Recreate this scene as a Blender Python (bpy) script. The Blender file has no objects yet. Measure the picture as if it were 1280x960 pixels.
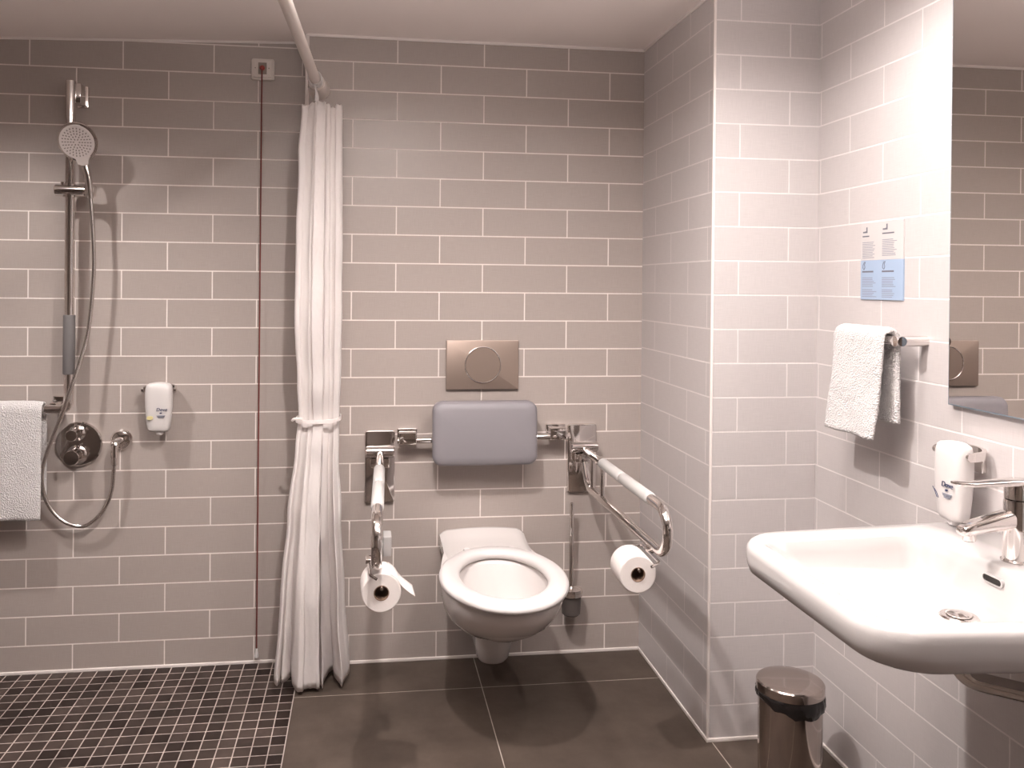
import bpy, bmesh, math, random
from mathutils import Vector, Matrix, noise
random.seed(7)
S = bpy.context.scene
COL = S.collection
PI = math.pi
V = Vector

# ------------------------------------------------------------------ materials
def new_mat(name):
    m = bpy.data.materials.new(name); m.use_nodes = True
    nt = m.node_tree
    return m, nt, nt.nodes['Principled BSDF']

def simple(name, col, rough=0.5, metal=0.0, coat=0.0, spec=0.5, bump=0.0, bscale=200.0):
    m, nt, b = new_mat(name)
    b.inputs['Base Color'].default_value = (*col, 1)
    b.inputs['Roughness'].default_value = rough
    b.inputs['Metallic'].default_value = metal
    b.inputs['Coat Weight'].default_value = coat
    b.inputs['Coat Roughness'].default_value = 0.04
    b.inputs['Specular IOR Level'].default_value = spec
    if bump:
        tc = nt.nodes.new('ShaderNodeTexCoord'); n = nt.nodes.new('ShaderNodeTexNoise')
        n.inputs['Scale'].default_value = bscale; n.inputs['Detail'].default_value = 3
        bp = nt.nodes.new('ShaderNodeBump'); bp.inputs['Strength'].default_value = bump; bp.inputs['Distance'].default_value = 0.002
        nt.links.new(tc.outputs['Object'], n.inputs['Vector'])
        nt.links.new(n.outputs['Fac'], bp.inputs['Height']); nt.links.new(bp.outputs['Normal'], b.inputs['Normal'])
    return m

def tile_mat(name, ax, u0, v0, w, h, c1, c2, cm, mortar=0.0024, offset=0.5, rough=0.36, bump=0.35, linen=0.06, spec=0.5, cloud=0.0):
    """procedural tiles: ax picks which two object axes run along and up the surface"""
    m, nt, b = new_mat(name)
    N = nt.nodes; L = nt.links
    tc = N.new('ShaderNodeTexCoord'); sp = N.new('ShaderNodeSeparateXYZ'); cb = N.new('ShaderNodeCombineXYZ')
    L.new(tc.outputs['Object'], sp.inputs[0])
    for i, (a, o) in enumerate(zip(ax, (u0, v0))):
        s = N.new('ShaderNodeMath'); s.operation = 'SUBTRACT'; s.inputs[1].default_value = o
        L.new(sp.outputs[a], s.inputs[0]); L.new(s.outputs[0], cb.inputs[i])
    br = N.new('ShaderNodeTexBrick')
    br.offset = offset; br.offset_frequency = 2; br.squash = 1
    L.new(cb.outputs[0], br.inputs['Vector'])
    for k, v in (('Scale', 1), ('Mortar Size', mortar), ('Mortar Smooth', 0.25), ('Bias', 0), ('Brick Width', w), ('Row Height', h)):
        br.inputs[k].default_value = v
    for k, v in (('Color1', c1), ('Color2', c2), ('Mortar', cm)):
        br.inputs[k].default_value = (*v, 1)
    # fine woven streaks in the glaze
    mp = N.new('ShaderNodeMapping'); mp.inputs['Scale'].default_value = (25, 700, 1)
    mp2 = N.new('ShaderNodeMapping'); mp2.inputs['Scale'].default_value = (700, 25, 1)
    n1 = N.new('ShaderNodeTexNoise'); n2 = N.new('ShaderNodeTexNoise')
    for n in (n1, n2): n.inputs['Scale'].default_value = 1; n.inputs['Detail'].default_value = 1
    L.new(cb.outputs[0], mp.inputs['Vector']); L.new(cb.outputs[0], mp2.inputs['Vector'])
    L.new(mp.outputs[0], n1.inputs['Vector']); L.new(mp2.outputs[0], n2.inputs['Vector'])
    ad = N.new('ShaderNodeMath'); ad.operation = 'ADD'; L.new(n1.outputs['Fac'], ad.inputs[0]); L.new(n2.outputs['Fac'], ad.inputs[1])
    mr = N.new('ShaderNodeMapRange'); mr.inputs['From Min'].default_value = 0.6; mr.inputs['From Max'].default_value = 1.4
    mr.inputs['To Min'].default_value = 1 - linen; mr.inputs['To Max'].default_value = 1 + linen
    L.new(ad.outputs[0], mr.inputs['Value'])
    val = mr.outputs[0]
    if cloud:
        n3 = N.new('ShaderNodeTexNoise'); n3.inputs['Scale'].default_value = 7; n3.inputs['Detail'].default_value = 6; n3.inputs['Roughness'].default_value = 0.65
        L.new(cb.outputs[0], n3.inputs['Vector'])
        mr3 = N.new('ShaderNodeMapRange'); mr3.inputs['From Min'].default_value = 0.3; mr3.inputs['From Max'].default_value = 0.7
        mr3.inputs['To Min'].default_value = 1 - cloud; mr3.inputs['To Max'].default_value = 1 + cloud
        L.new(n3.outputs['Fac'], mr3.inputs['Value'])
        mm = N.new('ShaderNodeMath'); mm.operation = 'MULTIPLY'; L.new(val, mm.inputs[0]); L.new(mr3.outputs[0], mm.inputs[1]); val = mm.outputs[0]
    vm = N.new('ShaderNodeVectorMath'); vm.operation = 'SCALE'
    L.new(br.outputs['Color'], vm.inputs[0]); L.new(val, vm.inputs['Scale'])
    L.new(vm.outputs[0], b.inputs['Base Color'])
    rr = N.new('ShaderNodeMapRange'); rr.inputs['To Min'].default_value = rough; rr.inputs['To Max'].default_value = 0.8
    L.new(br.outputs['Fac'], rr.inputs['Value']); L.new(rr.outputs[0], b.inputs['Roughness'])
    b.inputs['Specular IOR Level'].default_value = spec
    # relief: grout sits lower, glaze slightly wavy
    nw = N.new('ShaderNodeTexNoise'); nw.inputs['Scale'].default_value = 9; nw.inputs['Detail'].default_value = 1
    L.new(cb.outputs[0], nw.inputs['Vector'])
    sm = N.new('ShaderNodeMath'); sm.operation = 'MULTIPLY_ADD'; sm.inputs[1].default_value = -1
    wv = N.new('ShaderNodeMath'); wv.operation = 'MULTIPLY'; wv.inputs[1].default_value = 0.5
    L.new(nw.outputs['Fac'], wv.inputs[0])
    L.new(br.outputs['Fac'], sm.inputs[0]); L.new(wv.outputs[0], sm.inputs[2])
    bp = N.new('ShaderNodeBump'); bp.inputs['Strength'].default_value = bump; bp.inputs['Distance'].default_value = 0.003
    L.new(sm.outputs[0], bp.inputs['Height']); L.new(bp.outputs['Normal'], b.inputs['Normal'])
    return m

GREY1, GREY2, GROUT = (0.37, 0.322, 0.297), (0.385, 0.336, 0.31), (0.74, 0.675, 0.645)
WHT1, WHT2, WGROUT = (0.50, 0.466, 0.461), (0.515, 0.48, 0.475), (0.70, 0.655, 0.645)
TW, TH = 0.3067, 0.1
M = {}
M['panel'] = tile_mat('grey_wall_tile_panel', 'XZ', 0.0, 0.0, TW, TH, GREY1, GREY2, GROUT)
M['shower'] = tile_mat('grey_wall_tile_shower', 'XZ', -0.0288, -0.033, TW, TH, GREY1, GREY2, GROUT)
M['side'] = tile_mat('pale_wall_tile_side', 'YZ', -0.14, 0.005, TW, TH, WHT1, WHT2, WGROUT, bump=0.25)
M['colfront'] = tile_mat('pale_wall_tile_front', 'XZ', 2.2035, 0.005, TW, TH, WHT1, WHT2, WGROUT, bump=0.5)
M['right'] = tile_mat('pale_wall_tile_right', 'YZ', -0.636 - 0.1651, 0.005, TW, TH, WHT1, WHT2, WGROUT, bump=0.6)
M['rear'] = tile_mat('dark_wall_tile_rear', 'XZ', 0.0, 0.0, TW, TH, (.16, .125, .105), (.17, .135, .115), (.3, .26, .24))  # unseen wall behind the camera, colour darkened so the chrome reflects dark
M['leftw'] = tile_mat('pale_wall_tile_left', 'YZ', 0.0, 0.0, TW, TH, GREY1, GREY2, GROUT)
M['slab'] = tile_mat('dark_floor_slab', 'XY', 1.514 - 0.6215 * 3, -0.228 - 0.62 * 7, 0.6215, 0.62, (0.078, 0.059, 0.048), (0.082, 0.062, 0.051), (0.40, 0.35, 0.31), mortar=0.0016, offset=0.0, rough=0.48, bump=0.2, linen=0.05, cloud=0.22, spec=0.2)
M['mosaic'] = tile_mat('dark_floor_mosaic', 'XY', 0.905 - 0.0497 * 60, 0.111 - 0.0512 * 80, 0.0497, 0.0512, (0.020, 0.012, 0.010), (0.066, 0.048, 0.041), (0.42, 0.36, 0.33), mortar=0.0019, offset=0.0, rough=0.45, bump=0.4, linen=0.05, cloud=0.3, spec=0.25)
M['ceiling'] = simple('matt_white_ceiling', (0.95, 0.885, 0.855), 0.9, bump=0.04, bscale=400)
M['silicone'] = simple('white_silicone', (0.74, 0.68, 0.655), 0.5)
M['jointgrey'] = simple('pale_joint', (0.42, 0.37, 0.34), 0.6)
M['chrome'] = simple('polished_chrome', (0.78, 0.74, 0.72), 0.07, 1.0)
M['satin'] = simple('satin_chrome', (0.62, 0.58, 0.56), 0.25, 1.0)
M['bronze'] = simple('brushed_bronze_steel', (0.36, 0.285, 0.245), 0.42, 0.75)
M['steel'] = simple('dark_polished_steel', (0.50, 0.44, 0.41), 0.10, 1.0)
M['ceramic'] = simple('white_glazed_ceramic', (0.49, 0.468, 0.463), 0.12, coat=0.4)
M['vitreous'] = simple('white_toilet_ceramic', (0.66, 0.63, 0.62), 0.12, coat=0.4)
M['plastic'] = simple('white_plastic', (0.66, 0.63, 0.625), 0.32)
M['bottle'] = simple('milky_bottle_plastic', (0.60, 0.57, 0.56), 0.38)
M['rod'] = simple('white_painted_rod', (0.74, 0.68, 0.64), 0.35)
M['switch'] = simple('ivory_switch_plastic', (0.68, 0.62, 0.58), 0.4)
M['switchgrey'] = simple('grey_switch_insert', (0.24, 0.20, 0.17), 0.5)
M['red'] = simple('red_plastic', (0.30, 0.03, 0.02), 0.4)
M['cord'] = simple('red_cord', (0.17, 0.035, 0.03), 0.8, bump=0.3, bscale=900)
M['cushion'] = simple('grey_lilac_foam', (0.225, 0.21, 0.228), 0.5, bump=0.06, bscale=500)
M['grip'] = simple('pale_grey_grip', (0.50, 0.485, 0.475), 0.45)
M['greygrip'] = simple('slate_grey_grip', (0.135, 0.125, 0.125), 0.55)
M['greyblock'] = simple('light_grey_plastic', (0.33, 0.315, 0.31), 0.45)
M['black'] = simple('black_plastic', (0.012, 0.010, 0.010), 0.35)
M['dark'] = simple('dark_void', (0.02, 0.016, 0.014), 0.6)
M['bag'] = simple('black_bin_liner', (0.010, 0.008, 0.008), 0.18, bump=0.5, bscale=60)
M['paper'] = simple('white_tissue_paper', (0.70, 0.65, 0.63), 0.9, spec=0.1, bump=0.15, bscale=250)
M['cardboard'] = simple('brown_cardboard', (0.24, 0.16, 0.12), 0.85, spec=0.1)
M['spray'] = simple('pale_spray_face', (0.52, 0.46, 0.44), 0.4)
M['nozzle'] = simple('grey_nozzle_rubber', (0.17, 0.145, 0.135), 0.6)
M['mirrorglass'] = simple('mirror_glass', (0.80, 0.775, 0.76), 0.01, 1.0)
M['mirroredge'] = simple('polished_glass_edge', (0.30, 0.38, 0.46), 0.15, 0.5)
M['cardwhite'] = simple('white_card', (0.53, 0.505, 0.50), 0.35)
M['cardblue'] = simple('pale_blue_card', (0.31, 0.40, 0.54), 0.35)
M['ink'] = simple('grey_ink', (0.14, 0.14, 0.17), 0.6)
M['inkpale'] = simple('pale_ink', (0.24, 0.25, 0.30), 0.6)
M['inkblue'] = simple('navy_ink', (0.03, 0.04, 0.10), 0.5)
M['inkgold'] = simple('gold_ink', (0.62, 0.55, 0.28), 0.5)
M['brush'] = simple('smoked_grey_plastic', (0.10, 0.085, 0.08), 0.25)
M['porc_water'] = simple('toilet_water', (0.55, 0.47, 0.43), 0.03)

def terry():
    m, nt, b = new_mat('white_terry_cloth')
    N = nt.nodes; L = nt.links
    b.inputs['Base Color'].default_value = (0.64, 0.615, 0.612, 1); b.inputs['Roughness'].default_value = 0.95
    b.inputs['Specular IOR Level'].default_value = 0.1; b.inputs['Sheen Weight'].default_value = 0.3
    tc = N.new('ShaderNodeTexCoord'); n = N.new('ShaderNodeTexNoise'); n.inputs['Scale'].default_value = 170; n.inputs['Detail'].default_value = 4
    v = N.new('ShaderNodeTexVoronoi'); v.inputs['Scale'].default_value = 260
    a = N.new('ShaderNodeMath'); a.operation = 'ADD'
    L.new(tc.outputs['Object'], n.inputs['Vector']); L.new(tc.outputs['Object'], v.inputs['Vector'])
    L.new(n.outputs['Fac'], a.inputs[0]); L.new(v.outputs['Distance'], a.inputs[1])
    bp = N.new('ShaderNodeBump'); bp.inputs['Strength'].default_value = 0.7; bp.inputs['Distance'].default_value = 0.006
    L.new(a.outputs[0], bp.inputs['Height']); L.new(bp.outputs['Normal'], b.inputs['Normal'])
    return m
M['terry'] = terry()

def cloth():
    m, nt, b = new_mat('white_curtain_cloth')
    N = nt.nodes; L = nt.links
    b.inputs['Base Color'].default_value = (0.90, 0.86, 0.85, 1); b.inputs['Roughness'].default_value = 0.55
    b.inputs['Specular IOR Level'].default_value = 0.3
    t = N.new('ShaderNodeBsdfTranslucent'); t.inputs['Color'].default_value = (0.90, 0.86, 0.84, 1)
    mx = N.new('ShaderNodeMixShader'); mx.inputs[0].default_value = 0.45
    L.new(b.outputs[0], mx.inputs[1]); L.new(t.outputs[0], mx.inputs[2])
    L.new(mx.outputs[0], N['Material Output'].inputs['Surface'])
    tc = N.new('ShaderNodeTexCoord'); n = N.new('ShaderNodeTexNoise'); n.inputs['Scale'].default_value = 28; n.inputs['Detail'].default_value = 3
    mp = N.new('ShaderNodeMapping'); mp.inputs['Scale'].default_value = (1, 1, 0.6)
    L.new(tc.outputs['Object'], mp.inputs[0]); L.new(mp.outputs[0], n.inputs['Vector'])
    bp = N.new('ShaderNodeBump'); bp.inputs['Strength'].default_value = 0.35; bp.inputs['Distance'].default_value = 0.012
    L.new(n.outputs['Fac'], bp.inputs['Height']); L.new(bp.outputs['Normal'], b.inputs['Normal']); L.new(bp.outputs['Normal'], t.inputs['Normal'])
    return m
M['cloth'] = cloth()

# ------------------------------------------------------------------ object helpers
def link_mesh(name, bm, mat, root=None, parent=None, smooth=True, angle=28):
    """bm is in world space; the object's origin is the root's base"""
    base = V(root.location) if root else V((0, 0, 0))
    bmesh.ops.recalc_face_normals(bm, faces=bm.faces)
    if root: bmesh.ops.translate(bm, verts=bm.verts, vec=-base)
    me = bpy.data.meshes.new(name); bm.to_mesh(me); bm.free()
    mats = mat if isinstance(mat, (list, tuple)) else [mat]
    for k in mats: me.materials.append(M[k])
    o = bpy.data.objects.new(name, me); COL.objects.link(o)
    if smooth:
        for p in me.polygons: p.use_smooth = True
        me.set_sharp_from_angle(angle=math.radians(angle))
    if root: o.parent = parent or root
    return o

def thing(name, loc, label, cat, group=None):
    o = bpy.data.objects.new(name, None); COL.objects.link(o)
    o.location = loc; o.empty_display_size = 0.05
    o['label'] = label; o['category'] = cat
    if group: o['group'] = group
    return o

def solo(name, bm, mat, loc, label, cat, group=None, **k):
    bmesh.ops.translate(bm, verts=bm.verts, vec=-V(loc))
    o = link_mesh(name, bm, mat, **k); o.location = loc
    o['label'] = label; o['category'] = cat
    if group: o['group'] = group
    return o

def struct(name, bm, mat, **k):
    o = link_mesh(name, bm, mat, **k); o['kind'] = 'structure'; return o

def box(bm, x0, x1, y0, y1, z0, z1, bev=0.0, seg=3):
    r = bmesh.ops.create_cube(bm, size=1)
    vs = r['verts']
    for v in vs:
        v.co = V((x0 + (v.co.x + .5) * (x1 - x0), y0 + (v.co.y + .5) * (y1 - y0), z0 + (v.co.z + .5) * (z1 - z0)))
    if bev:
        es = list({e for v in vs for e in v.link_edges})
        bmesh.ops.bevel(bm, geom=es, offset=bev, segments=seg, profile=0.5, affect='EDGES')
    return bm
def B(*a, **k):
    return box(bmesh.new(), *a, **k)

def loft(bm, rings, cap0=True, cap1=True, closed=True, mi=0):
    R = [[bm.verts.new(p) for p in r] for r in rings]
    n = len(R[0])
    for a, b in zip(R, R[1:]):
        for i in range(n if closed else n - 1):
            j = (i + 1) % n
            f = bm.faces.new((a[i], a[j], b[j], b[i])); f.material_index = mi
    if cap0: bm.faces.new(R[0][::-1]).material_index = mi
    if cap1: bm.faces.new(R[-1]).material_index = mi
    return R

def frames(pts):
    T = []
    for i in range(len(pts)):
        a = pts[max(0, i - 1)]; b = pts[min(len(pts) - 1, i + 1)]
        T.append((b - a).normalized())
    n = T[0].orthogonal().normalized(); out = []
    for t in T:
        n = (n - t * n.dot(t)).normalized()
        out.append((t, n, t.cross(n)))
    return out

def tube(bm, pts, r, n=16, cap=True, flat=1.0, mi=0):
    pts = [V(p) for p in pts]
    rs = r if isinstance(r, (list, tuple)) else [r] * len(pts)
    rings = []
    for p, (t, a, b), q in zip(pts, frames(pts), rs):
        rings.append([p + a * (q * math.cos(2 * PI * k / n)) + b * (q * flat * math.sin(2 * PI * k / n)) for k in range(n)])
    loft(bm, rings, cap, cap, mi=mi); return bm

def fillet(pts, r, n=8):
    pts = [V(p) for p in pts]; out = [pts[0]]
    for i in range(1, len(pts) - 1):
        p = pts[i]; a = (pts[i - 1] - p); b = (pts[i + 1] - p)
        d = min(r, a.length * .49, b.length * .49); A = p + a.normalized() * d; C = p + b.normalized() * d
        # circular-looking quadratic corner
        th = a.angle(b); k = d * math.tan(th / 2) ; 
        bis = (a.normalized() + b.normalized()).normalized(); cen = p + bis * (d / math.cos(th / 2))
        u = A - cen; w = C - cen; ang = u.angle(w); axis = u.cross(w).normalized()
        for j in range(n + 1):
            out.append(cen + Matrix.Rotation(ang * j / n, 3, axis) @ u)
    out.append(pts[-1]); return out

def spline(pts, n=10):
    P = [V(p) for p in pts]; P = [P[0] * 2 - P[1]] + P + [P[-1] * 2 - P[-2]]; out = []
    for i in range(1, len(P) - 2):
        for j in range(n):
            t = j / n; a, b, c, d = P[i - 1:i + 3]
            out.append(.5 * ((2 * b) + (c - a) * t + (2 * a - 5 * b + 4 * c - d) * t * t + (3 * b - a - 3 * c + d) * t ** 3))
    out.append(P[-2]); return out

def lathe(bm, prof, origin, axis=(0, 0, 1), n=40, mi=0, closed=False):
    """prof: (radius, height) along axis from origin"""
    ax = V(axis).normalized(); a = ax.orthogonal().normalized(); b = ax.cross(a); o = V(origin)
    rings = [[o + ax * h + (a * math.cos(2 * PI * k / n) + b * math.sin(2 * PI * k / n)) * max(r, 1e-5) for k in range(n)] for r, h in prof]
    if closed: rings.append(rings[0])
    R = loft(bm, rings, not closed, not closed, mi=mi)
    bmesh.ops.remove_doubles(bm, verts=bm.verts, dist=2e-5)
    return bm

def rrect(x0, x1, y0, y1, r, z, n=8, f=None):
    r = min(r, (x1 - x0) * .499, (y1 - y0) * .499); out = []
    for cx, cy, a0 in ((x1 - r, y1 - r, 0), (x0 + r, y1 - r, 90), (x0 + r, y0 + r, 180), (x1 - r, y0 + r, 270)):
        for k in range(n + 1):
            a = math.radians(a0 + 90 * k / n); out.append(V((cx + r * math.cos(a), cy + r * math.sin(a), z)))
    return [f(p) for p in out] if f else out

def swap_xz(ring, y):   # ring drawn in (x,y) as (x,z) at depth y
    return [V((p.x, y, p.y)) for p in ring]

def plate_xz(bm, x0, x1, z0, z1, yb, yf, r, bev=0.003, n=6):
    """rounded plate standing on the wall at yb, front face at yf (< yb)"""
    s = 1 if yb > yf else -1
    rr = lambda d, y: swap_xz(rrect(x0 + d, x1 - d, z0 + d, z1 - d, max(r - d, 1e-4), 0, n), y)
    rings = [rr(0, yb), rr(0, yf + s * bev), rr(bev * .3, yf + s * bev * .3), rr(bev, yf)]
    loft(bm, rings); return bm

def swap_yz(ring, x):
    return [V((x, p.x, p.y)) for p in ring]
def plate_yz(bm, y0, y1, z0, z1, xb, xf, r, bev=0.003, n=6):
    s = 1 if xb > xf else -1
    rr = lambda d, x: swap_yz(rrect(y0 + d, y1 - d, z0 + d, z1 - d, max(r - d, 1e-4), 0, n), x)
    loft(bm, [rr(0, xb), rr(0, xf + s * bev), rr(bev * .3, xf + s * bev * .3), rr(bev, xf)]); return bm

def text_bm(s, size, origin, right, up, extrude=0.0004, shear=0.0):
    c = bpy.data.curves.new('txt', 'FONT'); c.body = s; c.size = size; c.extrude = extrude; c.shear = shear; c.align_x = 'CENTER'; c.align_y = 'CENTER'
    o = bpy.data.objects.new('txt', c); COL.objects.link(o)
    dg = bpy.context.evaluated_depsgraph_get(); dg.update()
    me = bpy.data.meshes.new_from_object(o.evaluated_get(dg))
    bm = bmesh.new(); bm.from_mesh(me)
    bpy.data.objects.remove(o); bpy.data.curves.remove(c); bpy.data.meshes.remove(me)
    r = V(right).normalized(); u = V(up).normalized(); n = r.cross(u)
    for v in bm.verts: v.co = V(origin) + r * v.co.x + u * v.co.y + n * v.co.z
    return bm

# ------------------------------------------------------------------ the room
XC, YC, XR, H = 2.1225, -0.636, 2.449, 2.19      # column corner, column front, right wall, ceiling
XL, YB = -1.25, -3.75                            # left wall and the wall behind the camera
YS = 0.111                                       # shower wall, set back behind the boxed-out panel
XP = 0.912                                       # left end of the boxed-out panel
def quad(pts):
    bm = bmesh.new(); bm.faces.new([bm.verts.new(p) for p in pts]); return bm
struct('wall_shower', B(XL, XP, YS, YS + .1, -.06, 2.25), 'shower', smooth=False)
struct('wall_back', B(XP, 2.60, 0, .21, -.06, 2.25), 'panel', smooth=False)
struct('wall_column_side', B(XC, XC + .006, YC + .004, 0.0, -.06, 2.25), 'side', smooth=False)
struct('wall_column_front', B(XC + .003, XR + .1, YC, YC + .25, -.06, 2.25), 'colfront', smooth=False)
struct('wall_right', B(XR, XR + .1, YB, YC + .1, -.06, 2.25), 'right', smooth=False)
struct('wall_left', B(XL - .1, XL, YB, YS + .1, -.06, 2.25), 'leftw', smooth=False)
struct('wall_rear', B(XL, XR, YB - .1, YB, -.06, 2.25), 'rear', smooth=False)
bm = bmesh.new()   # ceiling with a faint fall over the shower
for a, b in (((XL, 2.124), (.9, H)), ((.9, H), (XR, H))):
    vs = []
    for (x, z) in (a, b):
        for y in (YB, YS): vs.append((x, y, z))
    lo = [bm.verts.new(vs[i]) for i in (0, 2, 3, 1)]; hi = [bm.verts.new(V(vs[i]) + V((0, 0, .08))) for i in (0, 2, 3, 1)]
    bm.faces.new(lo); bm.faces.new(hi[::-1])
    for i in range(4): bm.faces.new((lo[i], lo[(i + 1) % 4], hi[(i + 1) % 4], hi[i]))
struct('ceiling', bm, 'ceiling', smooth=False)
struct('floor', B(.905, XR, YB, 0.0, -.06, 0.0), 'slab', smooth=False)
struct('floor_shower', B(XL, .905, YB, YS, -.09, -.03), 'mosaic', smooth=False)
# silicone joints and edge trims
struct('trim_1', B(XL, .905, YS - .005, YS + .002, -.031, -.020, .002), 'silicone')
struct('trim_2', B(XP, XC, -.005, .002, -.001, .010, .002), 'silicone')
struct('trim_3', B(XC - .004, XC + .002, YC, 0, -.001, .010, .002), 'silicone')
struct('trim_4', B(XC - .004, XR, YC - .005, YC + .002, -.001, .010, .002), 'silicone')
struct('trim_5', B(XR - .005, XR + .002, YB, YC, -.001, .010, .002), 'silicone')
struct('trim_6', B(XC - .002, XC + .006, YC - .002, YC + .006, 0, H, .002), 'silicone')
struct('trim_7', B(XP - .003, XP + .006, -.003, .005, 0, H, .002), 'silicone')
struct('trim_8', B(XP, XC, -.005, .002, H - .009, H + .001, .002), 'silicone')
bm = bmesh.new(); tube(bm, [(XL, YS, 2.1245), (.9, YS, H - .001)], .006, 8)
struct('trim_9', bm, 'silicone')
struct('trim_10', B(XC - .004, XC + .002, YC, 0, H - .009, H + .001, .002), 'silicone')
struct('trim_11', B(.9035, .9065, YB, 0, -.032, .0006), 'jointgrey')

# ------------------------------------------------------------------ shower rail, hand shower, mixer
BX, BY = 0.131, 0.035
t = thing('shower_rail', (BX, YS, .88), 'tall L shaped chrome shower rail with slate grey sleeve on the grey wall', 'rail')
bm = bmesh.new(); tube(bm, fillet([(BX, BY, 2.002), (BX, BY, .893), (-.62, BY, .893)], .03), .0165, 20)
link_mesh('rail_tube', bm, 'chrome', t)
bm = bmesh.new(); plate_xz(bm, .131, .167, 1.925, 2.0, YS, YS - .012, .004); box(bm, .129, .163, BY, YS - .006, 1.930, 1.996, .004)
link_mesh('wall_mount', bm, 'chrome', t)
bm = bmesh.new(); plate_xz(bm, .058, .098, .888, .93, YS, YS - .012, .004); box(bm, .066, .092, BY, YS - .006, .885, .915, .004)
link_mesh('wall_mount', bm, 'chrome', t)
bm = bmesh.new(); plate_xz(bm, -.62, -.58, .875, .93, YS, YS - .012, .004); box(bm, -.613, -.587, BY, YS - .006, .885, .915, .004)
link_mesh('wall_mount', bm, 'chrome', t)
bm = bmesh.new(); lathe(bm, [(.0168, 0), (.0185, .001), (.0192, .004), (.0192, .197), (.0185, .2), (.0168, .201)], (BX, BY, 1.012), n=28)
link_mesh('grip_sleeve', bm, 'greygrip', t)['label'] = 'slate grey grip sleeve'
sl = bmesh.new()
lathe(sl, [(.0, 0), (.017, .001), (.0195, .004), (.0195, .118), (.017, .122), (0, .122)], (.085, BY - .008, 1.632), (1, 0, 0), 28)
lathe(sl, [(.0, -.022), (.024, -.022), (.024, .022), (0, .022)], (BX, BY, 1.632), n=28)
lathe(sl, [(0, 0), (.009, 0), (.009, .012), (0, .013)], (.112, BY - .008, 1.648), n=16)
s_o = link_mesh('slider', sl, 'chrome', t)
bm = bmesh.new(); lathe(bm, [(.013, -.02), (.0185, -.018), (.0205, .015), (.0165, .018), (.013, .014)], (.2, BY - .016, 1.632), (.06, -.15, 1), 24, closed=True)
link_mesh('shower_cradle', bm, 'chrome', t, parent=s_o)

t = thing('hand_shower', (.2, BY - .02, 1.64), 'round chrome hand shower with pale spray face and long hose hanging on the shower rail', 'shower')
hc = V((.177, -.028, 1.79)); hn = V((-.10, -.90, -.36)).normalized()
bm = bmesh.new()
lathe(bm, [(0, -.030), (.022, -.029), (.045, -.020), (.061, -.006), (.066, .004), (.066, .009), (.060, .012), (.0, .012)], hc, hn, 48)
hd = link_mesh('shower_head', bm, 'chrome', t)
bm = bmesh.new()
lathe(bm, [(0, .0125), (.0575, .0125), (.0575, .0145), (.055, .016), (0, .016)], hc, hn, 48)
up = (V((0.02, 0, 1)) - hn * V((0.02, 0, 1)).dot(hn)).normalized(); rt = up.cross(hn).normalized()
tong = []
for d, ex in ((.0125, 0), (.0155, 0)):
    tong.append([hc + hn * d + rt * (.012 + a) - up * b for a, b in ((-.034, .044), (-.022, .060), (-.018, .074), (.0, .079), (.016, .074), (.018, .060), (.026, .046))])
loft(bm, tong)
face = link_mesh('spray_face', bm, 'spray', t, parent=hd)
bm = bmesh.new()
for ring, cnt in ((.010, 6), (.019, 12), (.028, 18), (.037, 22), (.046, 26)):
    for k in range(cnt):
        a = 2 * PI * (k + .5 * (cnt % 4)) / cnt
        c = hc + hn * .0160 + (rt * math.cos(a) + up * math.sin(a)) * ring
        rad = (rt * math.cos(a) + up * math.sin(a)); tan = rad.cross(hn)
        q = [c + rad * (.0028 * x) + tan * (.0017 * y) for x, y in ((-1, -.6), (-.4, -1), (.6, -1), (1, 0), (.6, 1), (-.4, 1), (-1, .6))]
        loft(bm, [q, [p + hn * .0012 for p in q]])
link_mesh('nozzles', bm, 'nozzle', t, parent=face, smooth=False)['kind'] = 'stuff'
hs = V((.205, .006, 1.605)); he = hc - hn * .016 - up * .030
bm = bmesh.new(); tube(bm, spline([hs, hs * .55 + he * .45 + V((.004, -.002, 0)), he]), [.0105 + .004 * i / 20 for i in range(21)], 20)
link_mesh('handle', bm, 'chrome', t)
hose = spline([hs, (.209, .008, 1.56), (.214, .012, 1.45), (.213, .018, 1.34), (.197, .02, 1.16), (.176, .0, 1.05), (.152, -.014, .965), (.128, -.02, .885), (.094, -.012, .80), (.060, .01, .715), (.044, .045, .64), (.054, .062, .575), (.083, .07, .525), (.122, .073, .495), (.175, .073, .487), (.228, .068, .53), (.262, .06, .60), (.272, .056, .68), (.274, .056, .728)], 14)
bm = bmesh.new(); tube(bm, hose, .0068, 12)
link_mesh('hose', bm, 'satin', t)

t = thing('hose_outlet', (.283, YS, .775), 'round chrome hose outlet elbow on the shower wall at the end of the hose', 'outlet')
bm = bmesh.new(); lathe(bm, [(.0, 0), (.037, 0), (.037, .006), (.031, .014), (.018, .02), (0, .021)], (.283, YS, .775), (0, -1, 0), 36)
link_mesh('wall_rosette', bm, 'chrome', t)
bm = bmesh.new(); tube(bm, fillet([(.283, YS - .015, .775), (.276, .056, .775), (.274, .056, .725)], .018), .0125, 20)
link_mesh('elbow', bm, 'chrome', t)
bm = bmesh.new(); lathe(bm, [(.0075, 0), (.0115, .002), (.0105, .03), (.0075, .034)], (.274, .056, .696), n=20)
link_mesh('hose_nut', bm, 'chrome', t)

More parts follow.
